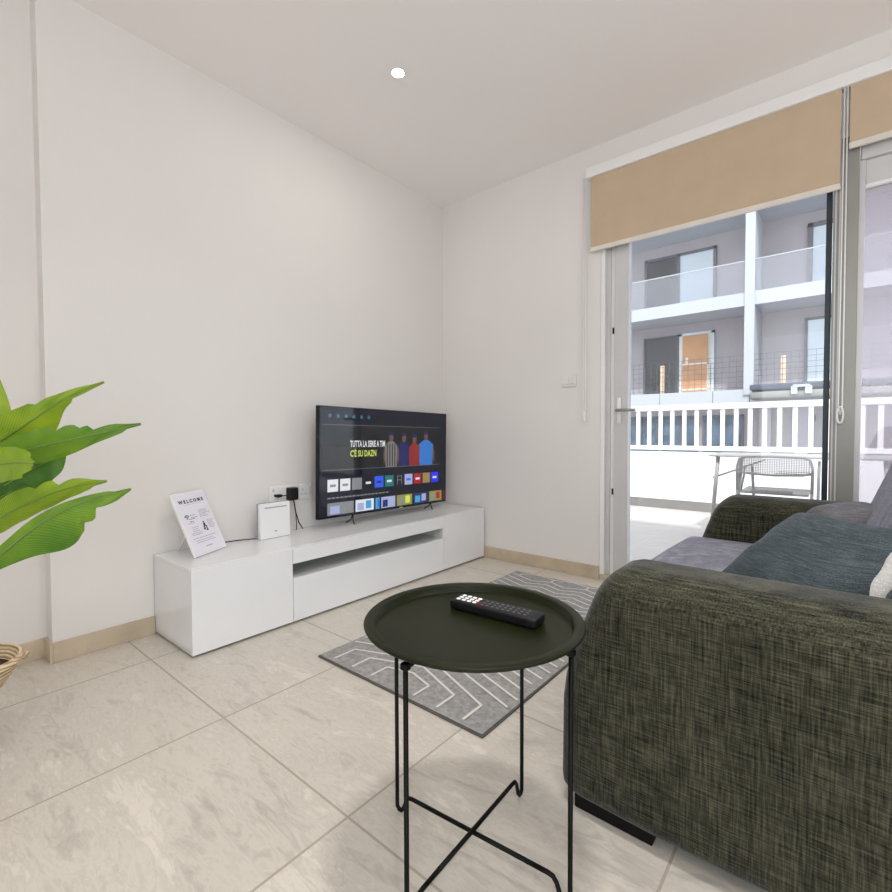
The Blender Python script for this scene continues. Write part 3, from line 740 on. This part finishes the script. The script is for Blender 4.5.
def leaf_obj(mid, wl, wr, mat, tilt=0, curl=.12, notches=()):
    """mid: [(u,v,depth)] along the midrib; wl/wr half widths in pixels at the same stations"""
    P = [at(*m_) for m_ in mid]; n = 40
    def cr(arr, t_):
        x = t_*(len(arr)-1); i = min(int(x), len(arr)-2); f_ = x-i
        a0, a1, a2, a3 = arr[max(i-1, 0)], arr[i], arr[i+1], arr[min(i+2, len(arr)-1)]
        return .5*((2*a1)+(a2-a0)*f_+(2*a0-5*a1+4*a2-a3)*f_*f_+(3*a1-a0-3*a2+a3)*f_**3)
    bm_ = MB(); bm_.mat(mat); bm_.keep = True
    uvl = bm_.bm.loops.layers.uv.new('UVMap')
    K = 5; rows = []
    for i in range(n+1):
        s_ = i/n; p = cr(P, s_); d = (cr(P, min(1, s_+.02))-cr(P, max(0, s_-.02))).normalized()
        view = (p-EYE).normalized(); side = -d.cross(view).normalized()
        side = (side*math.cos(tilt)+view*math.sin(tilt)).normalized(); nrm = side.cross(d).normalized()
        dep = (p-EYE).dot(_F); a_ = max(0, cr(wl, s_))*dep/FPX; b_ = max(0, cr(wr, s_))*dep/FPX
        row = []
        for j in range(-K, K+1):
            f_ = j/K; w_ = b_ if f_ > 0 else a_
            ww = w_
            for (s0, sd, dpt, wid) in notches:      # torn edges
                if (f_ > 0) == (sd > 0) and abs(f_) > .3:
                    e_ = (s_-s0)/wid
                    if 0 <= e_ < 1: ww *= 1-dpt*(1-e_)*(abs(f_)-.3)/.7
            row.append(bm_.bm.verts.new(p+side*f_*ww+nrm*(-curl*w_*f_*f_+.004*math.sin(s_*34+j)*abs(f_)*1.0-.012*w_)))
        rows.append(row)
    for i in range(n):
        for j in range(2*K):
            try: fc = bm_.bm.faces.new([rows[i][j], rows[i+1][j], rows[i+1][j+1], rows[i][j+1]])
            except ValueError: continue
            fc.smooth = True
            for lp, (ii, jj) in zip(fc.loops, ((i, j), (i+1, j), (i+1, j+1), (i, j+1))):
                lp[uvl].uv = (ii/n*1.6-abs(jj/(2*K)-.5)*.5, jj/(2*K))
    o = part(bm_, 'leaf', t)
    rib = mb('stem'); rib.tube([P_+( (EYE-P_).normalized()*.002) for P_ in [cr(P, q/16) for q in range(17)]], [.0045*(1-.85*q/16) for q in range(17)], 6)
    part(rib, 'midrib', o)
    return P[0]
crown = []
LV = [
 # A  top right pointing up
 ([(-70, 470, 1.44), (-20, 452, 1.42), (25, 425, 1.42), (62, 400, 1.44), (104, 382, 1.47)], [4, 12, 17, 7, 1], [4, 20, 26, 8, 1], 'leaf1', .25, ((.80, 1, .45, .10), (.62, -1, .3, .1))),
 # B
 ([(-60, 480, 1.40), (0, 457, 1.40), (50, 444, 1.42), (95, 434, 1.45), (141, 424, 1.50)], [4, 12, 17, 9, 1], [4, 14, 17, 9, 1], 'leaf2', .15, ((.66, -1, .35, .06), (.75, -1, .5, .09), (.55, -1, .3, .06), (.9, 1, .4, .1))),
 # D behind, darker
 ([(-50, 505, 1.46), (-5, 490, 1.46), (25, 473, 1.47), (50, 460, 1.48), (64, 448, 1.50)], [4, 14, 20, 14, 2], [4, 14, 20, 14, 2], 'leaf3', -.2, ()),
 # C blunt one coming towards us
 ([(-60, 500, 1.30), (-30, 478, 1.27), (-5, 466, 1.23), (18, 463, 1.20), (33, 464, 1.18)], [5, 16, 17, 15, 3], [5, 16, 18, 15, 3], 'leaf1', .1, ()),
 # E
 ([(-60, 560, 1.40), (-10, 524, 1.40), (25, 505, 1.41), (65, 489, 1.43), (107, 481, 1.46)], [4, 12, 16, 10, 1], [4, 14, 14, 11, 1], 'leaf1', .3, ((.72, -1, .5, .08), (.6, -1, .3, .06), (.88, 1, .3, .08))),
 # F big lower
 ([(-60, 605, 1.32), (-8, 562, 1.32), (40, 524, 1.34), (82, 503, 1.37), (131, 489, 1.42)], [4, 6, 8, 6, 1], [4, 11, 36, 21, 1], 'leaf2', .1, ((.80, 1, .45, .10), (.70, 1, .2, .05), (.9, -1, .4, .08))),
 # G upright at the edge
 ([(-35, 500, 1.50), (-22, 460, 1.50), (-12, 430, 1.50), (-8, 405, 1.51), (-4, 372, 1.53)], [4, 14, 19, 14, 1], [4, 14, 19, 14, 1], 'leaf1', 0, ()),
 # H dark filler low left
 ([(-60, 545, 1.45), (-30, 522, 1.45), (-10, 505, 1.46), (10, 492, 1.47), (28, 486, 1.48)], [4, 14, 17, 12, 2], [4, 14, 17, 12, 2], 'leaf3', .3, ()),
]
for (mid, wl, wr, mt_, tl, nt_) in LV:
    p0 = leaf_obj(mid, [x*1.0 for x in wl], wr, mt_, tl, .14, nt_)
    bp = Vector((PC.x+random.uniform(-.03, .03), PC.y+random.uniform(-.03, .03), .27))
    ctrl = Vector((bp.x*.6+p0.x*.4, bp.y*.6+p0.y*.4, (bp.z+p0.z)/2+.05))
    path = [(1-k)**2*bp+2*k*(1-k)*ctrl+k*k*p0 for k in [i/10 for i in range(11)]]
    part(mb('stem').tube(path, [.008-.0035*i/10 for i in range(11)], 7), 'stem', t)

# ------------------------------------------------------------------ terrace
YP = 6.65
struct('terrace_floor', mb('btile').box(-6, 7, B+.13, YP+.15, -.15, -.005))
struct('terrace_parapet', mb('parapet').box(-6, 7, YP, YP+.15, -.15, .735))
struct('terrace_skirting', mb('bskirt').box(-6, 7, YP-.012, YP, -.005, .115))
# railing
t = thing('balcony_railing', 'white slatted metal railing on the terrace parapet wall', 'railing', (0, YP+.07, .735))
part(mb('whitefr').box(-4.0, 3.2, YP+.04, YP+.10, 1.275, 1.345, .006), 'top_rail', t)
part(mb('whitefr').box(-4.0, 3.2, YP+.04, YP+.10, .76, .815, .006), 'bottom_rail', t)
x = -3.9; 
while x < 3.2:
    xx = x
    if abs(xx - round(xx, 4)) < 1: pass
    part(mb('whitefr').box(xx-.0225, xx+.0225, YP+.055, YP+.085, .80, 1.285), 'picket', t)
    x += .1445

# folding chair and table --------------------------------------------------------
YC = 4.75
t = thing('folding_chair', 'pale folding chair with mesh back on the terrace beyond the far sofa arm', 'chair', (-.45, YC, 0))
x0, x1 = -.70, -.19
fr = mb('chairw')
arc = [(x0, YC, .49), (x0-.003, YC, .70), (x0+.012, YC, .765), (x0+.05, YC, .785), ((x0+x1)/2, YC, .79), (x1-.05, YC, .785), (x1-.012, YC, .765), (x1+.003, YC, .70), (x1, YC, .49)]
fr.tube(arc, .011, 8); fr.tube([(x0, YC, .66), (x0+.06, YC, .645), ((x0+x1)/2, YC+.01, .635), (x1-.06, YC, .645), (x1, YC, .66)], .009, 8)
part(fr, 'back_frame', t)
ms = mb('chairw')
for i in range(30):
    xx = x0+.02+(x1-x0-.04)*i/29; ms.box(xx-.003, xx+.003, YC-.003, YC+.003, .645, .782)
for i in range(9):
    zz = .655+.014*i; ms.box(x0+.01, x1-.01, YC-.002, YC+.002, zz-.003, zz+.003)
part(ms, 'mesh_back', t)
part(mb('chairw').tube([(x0+.07, YC-.12, .72), (x0+.05, YC-.02, .62), (x0+.02, YC+.05, .49)], .008, 6), 'side_strut', t)
part(mb('chairw').box(x0+.02, x1-.02, YC+.0, YC+.44, .475, .495, .006).box(x0+.10, x1-.12, YC-.01, YC+.0, .488, .515, .004), 'seat', t)
for (xa, ya, yb) in ((x0, YC, YC-.03), (x1, YC, YC-.03), (x0+.1, YC+.05, YC+.42), (x1+.03, YC+.42, YC+.06)):
    part(mb('chairw').tube([(xa, ya, .5 if ya == YC else .74 if xa > x1 else .70), (xa, (ya+yb)/2, .3), (xa, yb, .006)], .011, 8), 'leg', t)
t = thing('folding_table', 'pale folding table on the terrace behind the folding chair', 'table', (-.4, 5.45, 0))
part(mb('chairw').box(-.99, .42, 5.1, 5.75, .762, .782, .006), 'table_top', t)
for (xa, ya) in ((-.92, 5.16), (-.80, 5.70), (.26, 5.16), (.32, 5.70)):
    part(mb('chairw').tube([(xa, ya, .765), (xa-(.055 if xa < 0 else -.05), ya, .01)], .018, 8), 'leg', t)
part(mb('chairw').tube([(-.96, 5.16, .56), (-.86, 5.70, .60)], .009, 6).tube([(-.955, 5.16, .565), (-.55, 5.2, .74)], .008, 6), 'brace', t)

# ------------------------------------------------------------------ building opposite
FY, RY = 20.0, 21.8
struct('street', mb('street').box(-30, 30, YP+.15, 45, -.6, -.4))
t = thing('apartment_building', 'pale grey apartment block with stacked balconies across the street', 'building', (0, FY, -.4))
part(mb('conc').box(-16, 14, RY, RY+1, -.4, 14), 'wall', t)
part(mb('slab').box(-16, 14, FY, RY, 5.46, 5.93), 'floor_slab', t)
part(mb('slab').box(-16, 14, FY-.1, RY, 8.86, 9.35), 'floor_slab', t)
part(mb('slab').box(-16, 14, FY+.05, RY, 12.2, 12.7), 'floor_slab', t)
lo = mb('slab')
for (xa, xb) in ((-16, -8.6), (-8.58, -5.64), (-5.62, -3.78), (-3.76, -2.62), (-2.6, 14)): lo.box(xa, xb, FY, FY+.15, 2.02, 2.50)
lo.box(-16, 14, FY+.15, RY, 2.02, 2.32)
part(lo, 'floor_slab', t)
for xf in (-2.79, 9.5, -13.2):
    part(mb('slab').box(xf, xf+.30, FY-.06, RY, 2.3, 14), 'party_wall', t)
part(mb('concl').box(2.2, 2.24, FY+.5, RY, 5.9, 8.9), 'party_wall', t)
# pale facade for the bay seen through the right-hand glass
part(mb('concl').box(-.2, 9.5, RY-.15, RY, 2.3, 8.9), 'wall', t)
def glazing(name, x0, x1, z0, z1, panes, fm_='dframe', w=.10, y=RY, par=None):
    fobj = mb(fm_).box(x0, x1, y-.10, y, z1-w, z1).box(x0, x1, y-.10, y, z0, z0+w*.6).box(x0, x0+w, y-.10, y, z0, z1).box(x1-w, x1, y-.10, y, z0, z1)
    for (px, m_) in panes[1:]: fobj.box(px-w/2, px+w/2, y-.10, y, z0, z1)
    fo = part(fobj, name, par or t)
    for k, (px, m_) in enumerate(panes):
        xa = x0+w if k == 0 else px+w/2; xb = panes[k+1][0]-w/2 if k+1 < len(panes) else x1-w
        part(mb(m_).box(xa, xb, y-.05, y-.04, z0+w*.6, z1-w), 'pane', fo)
    return fo
glazing('balcony_door', -6.78, -4.02, 5.93, 8.40, [(-6.78, 'dglass'), (-5.42, 'lglass')], w=.11)
glazing('balcony_door', -1.12, .9, 5.93, 8.44, [(-1.12, 'lglass'), (0, 'lglass')], w=.16, y=RY)
glazing('balcony_door', -6.80, -5.38, 2.32, 5.04, [(-6.80, 'dglass')], w=.07)
glazing('balcony_door', -1.16, .9, 2.32, 5.08, [(-1.16, 'lglass'), (0, 'bglass')], w=.09)
glazing('window', -5.36, -4.06, 2.32, 5.06, [(-5.36, 'tape')], 'lglass', .10)
bd = part(mb('ply').box(-5.22, -4.30, RY-.14, RY-.11, 2.40, 4.93), 'boarding', t, 'orange board taped over the balcony doorway')
part(mb('tape').box(-5.22, -4.30, RY-.15, RY-.14, 3.72, 3.80).box(-5.22, -4.30, RY-.15, RY-.14, 2.68, 2.76).box(-4.30, -4.20, RY-.15, RY-.11, 2.4, 3.7).box(-5.30, -5.22, RY-.15, RY-.11, 2.4, 4.9).box(-5.1, -5.0, RY-.15, RY-.14, 3.8, 4.05), 'tape_strip', bd)
glazing('balcony_door', 1.8, 4.2, 2.32, 5.0, [(1.8, 'lglass'), (3, 'lglass')], 'lglass', w=.09, y=RY-.15)
glazing('balcony_door', 2.6, 4.6, 5.93, 8.4, [(2.6, 'lglass'), (3.6, 'lglass')], w=.11, y=RY-.15)
# glass balustrades
for (xa, xb) in ((-12.9, -2.80), (-2.48, 9.5)):
    bo = part(mb('rail_g').box(xa, xb, FY+.06, FY+.075, 5.93, 7.06), 'glass_balustrade', t)
    part(mb('slab').box(xa, xb, FY+.05, FY+.085, 7.04, 7.075), 'handrail', bo)
# ground floor
gf = mb('conc')
gf.box(-16, 14, RY-1.2, RY-1.0, -.4, 2.02)
part(gf, 'ground_floor_wall', t)
for i in range(5):
    x0 = -10.2+i*1.5
    glazing('shop_window', x0, x0+1.36, .10, 1.62, [(x0, 'bglass'), (x0+.7, 'bglass')], 'dframe', .07, y=RY-1.2)
for xa in (-2.35, -1.3, .2, 2.2): part(mb('concl').box(xa, xa+.35, RY-1.45, RY-1.2, -.4, 2.02), 'column', t)
part(mb('dframe').box(-.95, -.75, RY-1.4, RY-1.3, 1.35, 1.55, .03).tube([(-.85, RY-1.35, 1.4), (-.9, RY-1.3, .8), (-.8, RY-1.3, -.3)], .03, 6), 'wall_lamp', t)

# site fence on the lower balcony
t = thing('site_fence', 'thin wire mesh fence with timber posts on the lower balcony opposite', 'fence', (-3, FY+.3, 2.5))
for xp in (-5.62, -1.66, 3.0):
    part(mb('wood').box(xp-.07, xp+.07, FY+.26, FY+.34, 2.33, 3.62), 'post', t)
w_ = mb('dframe')
for i in range(60):
    xx = -9.5+i*.23; w_.box(xx-.006, xx+.006, FY+.245, FY+.257, 2.5, 3.75)
for k in range(7):
    zz = 2.6+k*.19; w_.box(-9.5, 4.2, FY+.245, FY+.257, zz-.006, zz+.006)
part(w_, 'wire_mesh', t)
t = thing('construction_trough', 'long grey trough with navy lid hung on the lower balcony edge opposite', 'trough', (-.5, FY-.5, 2.05))
part(mb('tank').soft((-.35, FY-.47, 2.21), (4.3, .8, .28), (.12, .1, .08), 6), 'tray', t)
part(mb('navy').box(-2.50, 1.80, FY-.9, FY-.07, 2.37, 2.58, .05), 'lid', t)
part(mb('slab').box(-1.35, -1.18, FY-.95, FY-.9, 2.2, 2.45).box(-.98, -.80, FY-.95, FY-.9, 2.2, 2.45).box(-1.3, -.85, FY-.96, FY-.93, 2.42, 2.5), 'clamp', t)
t = thing('roof_unit', 'pale box-shaped canopy on lower balcony seen through the right hazy glass', 'canopy', (2.0, FY-.4, 2.5))
part(mb('slab').box(1.35, 4.6, FY-.5, FY-.1, 2.9, 3.02).box(1.9, 2.6, FY-.2, FY-.1, 3.1, 3.75).box(2.75, 3.8, FY-.2, FY-.1, 3.1, 3.75), 'panel', t)
part(mb('tank').box(1.5, 4.6, FY-.4, FY-.2, 2.3, 2.9), 'casing', t)

# ------------------------------------------------------------------ light
def area(name, loc, size, power, col=(1, 1, 1), rot=(0, 0, 0), sy=None, spread=PI):
    l = bpy.data.lights.new(name, 'AREA'); l.shape = 'DISK' if sy is None else 'RECTANGLE'
    l.size = size*S
    if sy: l.size_y = sy*S
    l.energy = power; l.color = col; l.spread = spread
    o = bpy.data.objects.new(name, l); C.objects.link(o); o.location = loc; o.rotation_euler = rot; return o
area('downlight_lamp', (-1.845, 1.834, HC-.012), .05, 2.5, (1, .96, .9))
for n_, (x, y) in enumerate(((.9, 1.7), (1.0, -.6), (-.5, .9), (.4, -2.2))):  # added fill lights out of view, without fittings, to brighten the room
    area('room_fill_light', (x, y, HC-.02), .26, 8.5, (1, .975, .94), spread=math.radians(130))
sun = bpy.data.lights.new('sun', 'SUN'); sun.energy = 4; sun.angle = math.radians(3); sun.color = (1, .98, .95)
so = bpy.data.objects.new('sun', sun); C.objects.link(so)
so.rotation_euler = Vector((-.25, .55, -.80)).to_track_quat('-Z', 'Y').to_euler()
wd_ = bpy.data.worlds.new('sky'); sc.world = wd_; wd_.use_nodes = True
bg = wd_.node_tree.nodes['Background']; bg.inputs[0].default_value = (.92, .945, 1.0, 1); bg.inputs[1].default_value = 1.9

# ------------------------------------------------------------------ camera
cam = bpy.data.cameras.new('camera'); co = bpy.data.objects.new('camera', cam); C.objects.link(co)
cam.sensor_width = 36; cam.sensor_fit = 'HORIZONTAL'; cam.lens = FPX/892*36; cam.clip_start = .02; cam.clip_end = 200
co.matrix_world = Matrix(((_R.x, _U.x, -_F.x, 0), (_R.y, _U.y, -_F.y, 0), (_R.z, _U.z, -_F.z, 1), (0, 0, 0, 1)))
sc.camera = co

# ------------------------------------------------------------------ to metres
done = set()
for o in list(sc.objects):
    o.location = o.location*S
    if o.type == 'MESH' and o.data not in done:
        done.add(o.data); o.data.transform(Matrix.Scale(S, 4)); o.data.update()

vs_ = sc.view_settings
vs_.view_transform = 'Standard'; vs_.look = 'None'; vs_.exposure = 0.2; vs_.gamma = 1; vs_.use_curve_mapping = False
sc.cycles.use_denoising = True
sc.cycles.max_bounces = 10; sc.cycles.diffuse_bounces = 6; sc.cycles.transparent_max_bounces = 16
sc.cycles.sample_clamp_indirect = 8
